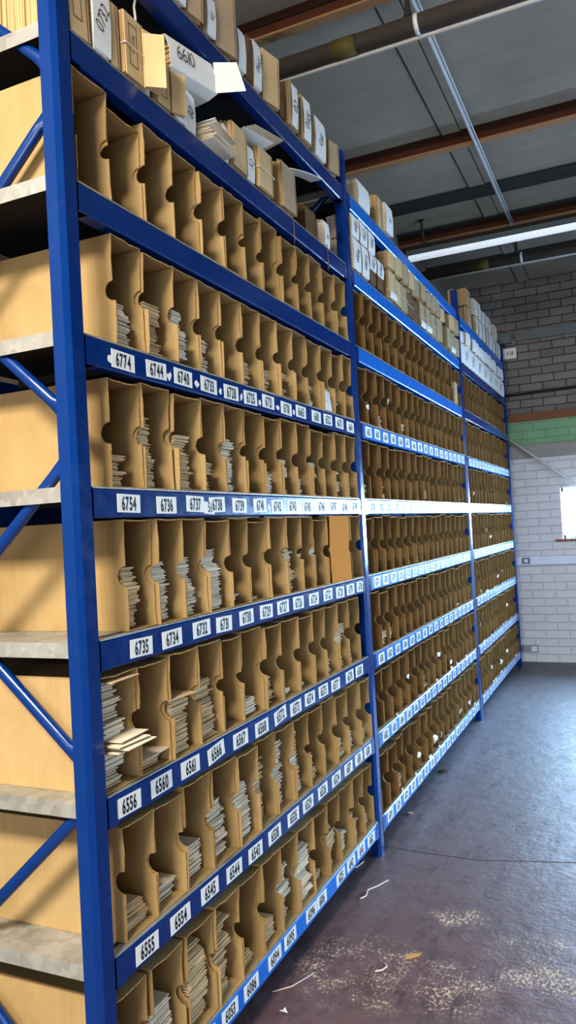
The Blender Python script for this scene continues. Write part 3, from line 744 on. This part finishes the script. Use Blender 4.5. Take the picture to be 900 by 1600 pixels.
# middle bay, very top shelf
bundle(3.70, Z8, .17, .12, .13, kind='white', wrap=1, label='low white bundle at the left of the middle bay top shelf', seed=20)
bundle(3.98, Z8, .075, .165, .13, kind='kraft', label='small kraft stack beside the white tag, middle bay top shelf', seed=21)
bundle(4.09, Z8, .12, .155, .13, x=.006, kind='white', wrap=1, number='6', label='white tagged bundle on the middle bay top shelf', seed=22)
# middle bay, upper shelf: white wraps first, then brown envelopes two high
zz = Z7; y = POST[1]+PW+.075
for j in range(4):
    bundle(y, zz, .10, .15, .12, x=.0, kind='white' if j < 2 else 'brown', wrap=1, number=['6106', '6109', '6127', '6140'][j], wraph=(.05, 1) if j < 2 else (.5, 1.05), label='lower white wrapped bundle, %s from the near post in the middle bay' % ORD[j], seed=30+j)
    if j < 3: bundle(y+.004, zz+.164, .10, .105, .12, x=-.004, kind='white', wrap=1, number=['610', '612', '614'][j], tie=(j == 0), label='upper white wrapped bundle, %s from the near post in the middle bay' % ORD[j], seed=40+j)
    y += .125
j = 0
while y < POST[2]-.10:
    w_ = R.uniform(.115, .14)
    yy = y+w_/2
    kd = R.choice(('grey', 'grey', 'kraft', 'brown'))
    bundle(yy, zz, w_, R.uniform(.13, .15), .12, x=R.uniform(-.01, .012), kind=kd, wrap=R.choice((None, None, .9)), wraph=(.03, .30), yaw=R.uniform(-.13, .0), tie=R.random() < .5, label='lower brown envelope bundle, %s right of the white wraps, middle bay' % ORD[j], seed=50+j)
    if R.random() < .8:
        bundle(yy+R.uniform(-.008, .008), zz+.166, w_-.012, R.uniform(.09, .108), .11, x=R.uniform(-.004, .016), kind=R.choice(('grey', 'grey', 'kraft')), wrap=None, yaw=R.uniform(-.16, -.05), label='upper brown envelope bundle, %s right of the white wraps, middle bay' % ORD[j], seed=70+j)
    y += w_+.016; j += 1
# far bay: rows of white wraps, two high
y = POST[2]+PW+.08; j = 0
while y < POST[3]-.08:
    bundle(y, Z7, .096, .15, .12, kind='white', wrap=1, yaw=-.12, number=str(6200+j) if j % 2 else '', label='lower white wrapped bundle, %s from left, far bay upper shelf' % ORD[j], seed=90+j)
    bundle(y+.004, Z7+.164, .096, R.uniform(.085, .105), .12, yaw=-.15, x=R.uniform(-.02, .01), kind='white', wrap=1, label='upper white wrapped bundle, %s from left, far bay upper shelf' % ORD[j], seed=110+j)
    y += .139; j += 1
# far bay, very top shelf
bundle(6.42, Z8, .17, .15, .16, kind='grey', label='lower brown carton-like bundle at left of the far top shelf', seed=130)
bundle(6.42, Z8+.164, .16, .14, .15, kind='grey', label='upper brown carton-like bundle at left of the far top shelf', seed=131)
y = 6.72; j = 0
while y < 8.0:
    bundle(y, Z8, .12, .15, .13, kind='white' if j % 3 else 'kraft', wrap=.9 if j % 3 else .5, label='lower pale bundle, %s right of the cartons, far top shelf' % ORD[j], seed=140+j)
    if j not in (5, 7): bundle(y+.004, Z8+.163, .12, R.uniform(.11, .15), .12, kind='white', wrap=.9, label='upper pale bundle, %s right of the cartons, far top shelf' % ORD[j], seed=150+j)
    y += .17; j += 1
# pack standing in the top box row of the middle bay's end
bundle(5.666, BZ[6]+DECK+.001, .112, .155, .02, x=-.004, kind='grey', wrap=None, label='small pale pack in front of the boxes, middle bay top box row', seed=160)
# cards in front of the 6522 box
for j in range(5):
    cm = MB().box((-.001, -.045, 0), (.0015, .045, .085+.008*(j % 3)))
    tag(obj('paper_card', cm, m_stackw if j % 2 else m_white, loc=(-.012-.006*j, 3.055, BZ[5]+DECK+.006), rot=(0, -.12, 0)), '%s of the pale cards standing in the box above label 6522' % ORD[j], 'card', 'cards in the 6522 box')

# ------------------------------------------------------------------ bits on the floor
def string(pts, r, m, label, cat='string', name='string_piece'):
    return tag(obj(name, MB().tube([(x, y, r+.0005) for x, y in pts], r, 6), m, smooth=True), label, cat)
string([(.04, 2.97), (.055, 3.0), (.045, 3.05), (.07, 3.09), (.10, 3.16)], .003, m_string, 'pale string lying on the floor near the second post')
string([(.255, 2.50), (.275, 2.515), (.285, 2.54), (.27, 2.56)], .003, m_string, 'short curled string on the speckled floor beside the wood splinter')
string([(-.03, 2.28), (.02, 2.33), (.06, 2.42)], .002, m_string, 'thin straw piece on the floor below the 6094 label')
string([(-.10, 3.22), (-.07, 3.24), (-.06, 3.30), (-.08, 3.33)], .0035, m_string, 'string end under the bottom beam beside the second post')
tag(obj('wood_splinter', MB().prism([(0, 0), (.05, .008), (.062, .02), (.03, .02), (.004, .012)], 2, 0, .006), m_wood, loc=(.33, 2.61, .0005), rot=(0, 0, .5)), 'small wood splinter lying on the purple floor', 'splinter')
scrap((-.02, 3.93, .005), .022, 'white paper scrap on the floor by the middle bay', 201, True)
scrap((.05, 2.20, .005), .014, 'tiny white paper scrap on the floor nearest the camera', 202, True)
dk = MB(); dk.prism([(.0, 0), (.03, -.008), (.05, .012), (.035, .03), (.008, .024)], 2, 0, .012)
tag(obj('dirt_clump', dk, m_dark, loc=(-.03, 4.62, .0005)), 'dark dirt clump on the floor under the middle bay beam', 'debris')
# saw-cut joint across the slab
cr = MB(); pts = [(-.02, 3.49), (.2, 3.475), (.43, 3.47), (.62, 3.52), (.82, 3.565), (1.4, 3.56), (2.2, 3.6), (4.5, 3.58)]
for (xa, ya), (xb, yb) in zip(pts, pts[1:]):
    cr.add([(xa, ya, .0006), (xb, yb, .0006), (xb, yb+.006, .0006), (xa, ya+.006, .0006)], [(0, 1, 2, 3)])
struct('trim_floor_joint', cr, m_dark); bpy.data.objects['trim_floor_joint'].name = 'trim_%d' % k

# ------------------------------------------------------------------ light
wd_ = bpy.data.worlds.new('sky'); sc.world = wd_; wd_.use_nodes = True
bg = wd_.node_tree.nodes['Background']; bg.inputs[0].default_value = (.80, .90, 1, 1); bg.inputs[1].default_value = 2.2
def area(name, loc, target, sx, sy, power, col, spread=180):
    l = bpy.data.lights.new(name, 'AREA'); l.shape = 'RECTANGLE'; l.size = sx; l.size_y = sy; l.energy = power; l.color = col; l.spread = math.radians(spread)
    o = bpy.data.objects.new(name, l); C.objects.link(o); o.location = loc
    o.rotation_euler = (Vector(target)-Vector(loc)).to_track_quat('-Z', 'Y').to_euler(); return o
area('workshop_lamp', (.30, -1.3, 3.8), (.25, -.2, 2.0), 1.3, .5, 188, (1, .89, .73), 150)
area('front_fill_light', (.9, YF+.1, 1.3), (.2, 3, 1.0), 1.6, 2.2, 44, (1, .93, .82))  # fill lamp added behind the viewpoint
area('right_fill_light', (XR+.1, 3.6, 1.3), (.9, 5.2, .1), 2.6, 2.4, 85, (.45, .70, 1), 110)  # bluish fill lamp added out of view on the right
area('window_daylight', (1.5, YB+.45, 1.68), (1.2, 4, .3), 2.2, .8, 520, (.46, .71, 1))

# ------------------------------------------------------------------ camera
cam = bpy.data.cameras.new('camera'); co = bpy.data.objects.new('camera', cam); C.objects.link(co)
yaw, pit, rol = .42556, .0235, -.0549
fw = Vector((-math.sin(yaw)*math.cos(pit), math.cos(yaw)*math.cos(pit), math.sin(pit)))
r0 = Vector((math.cos(yaw), math.sin(yaw), 0)); u0 = r0.cross(fw)
rv = r0*math.cos(rol)+u0*math.sin(rol); uv = -r0*math.sin(rol)+u0*math.cos(rol)
mt = Matrix((rv, uv, -fw)).transposed().to_4x4(); mt.translation = Vector((1.1575, 0, 1.5179))
co.matrix_world = mt
cam.sensor_fit = 'VERTICAL'; cam.sensor_height = 36; cam.lens = 1200.62/1600*36; cam.clip_start = .05
sc.camera = co
sc.view_settings.view_transform = 'Standard'
sc.view_settings.exposure = 0
sc.view_settings.look = 'Medium High Contrast'
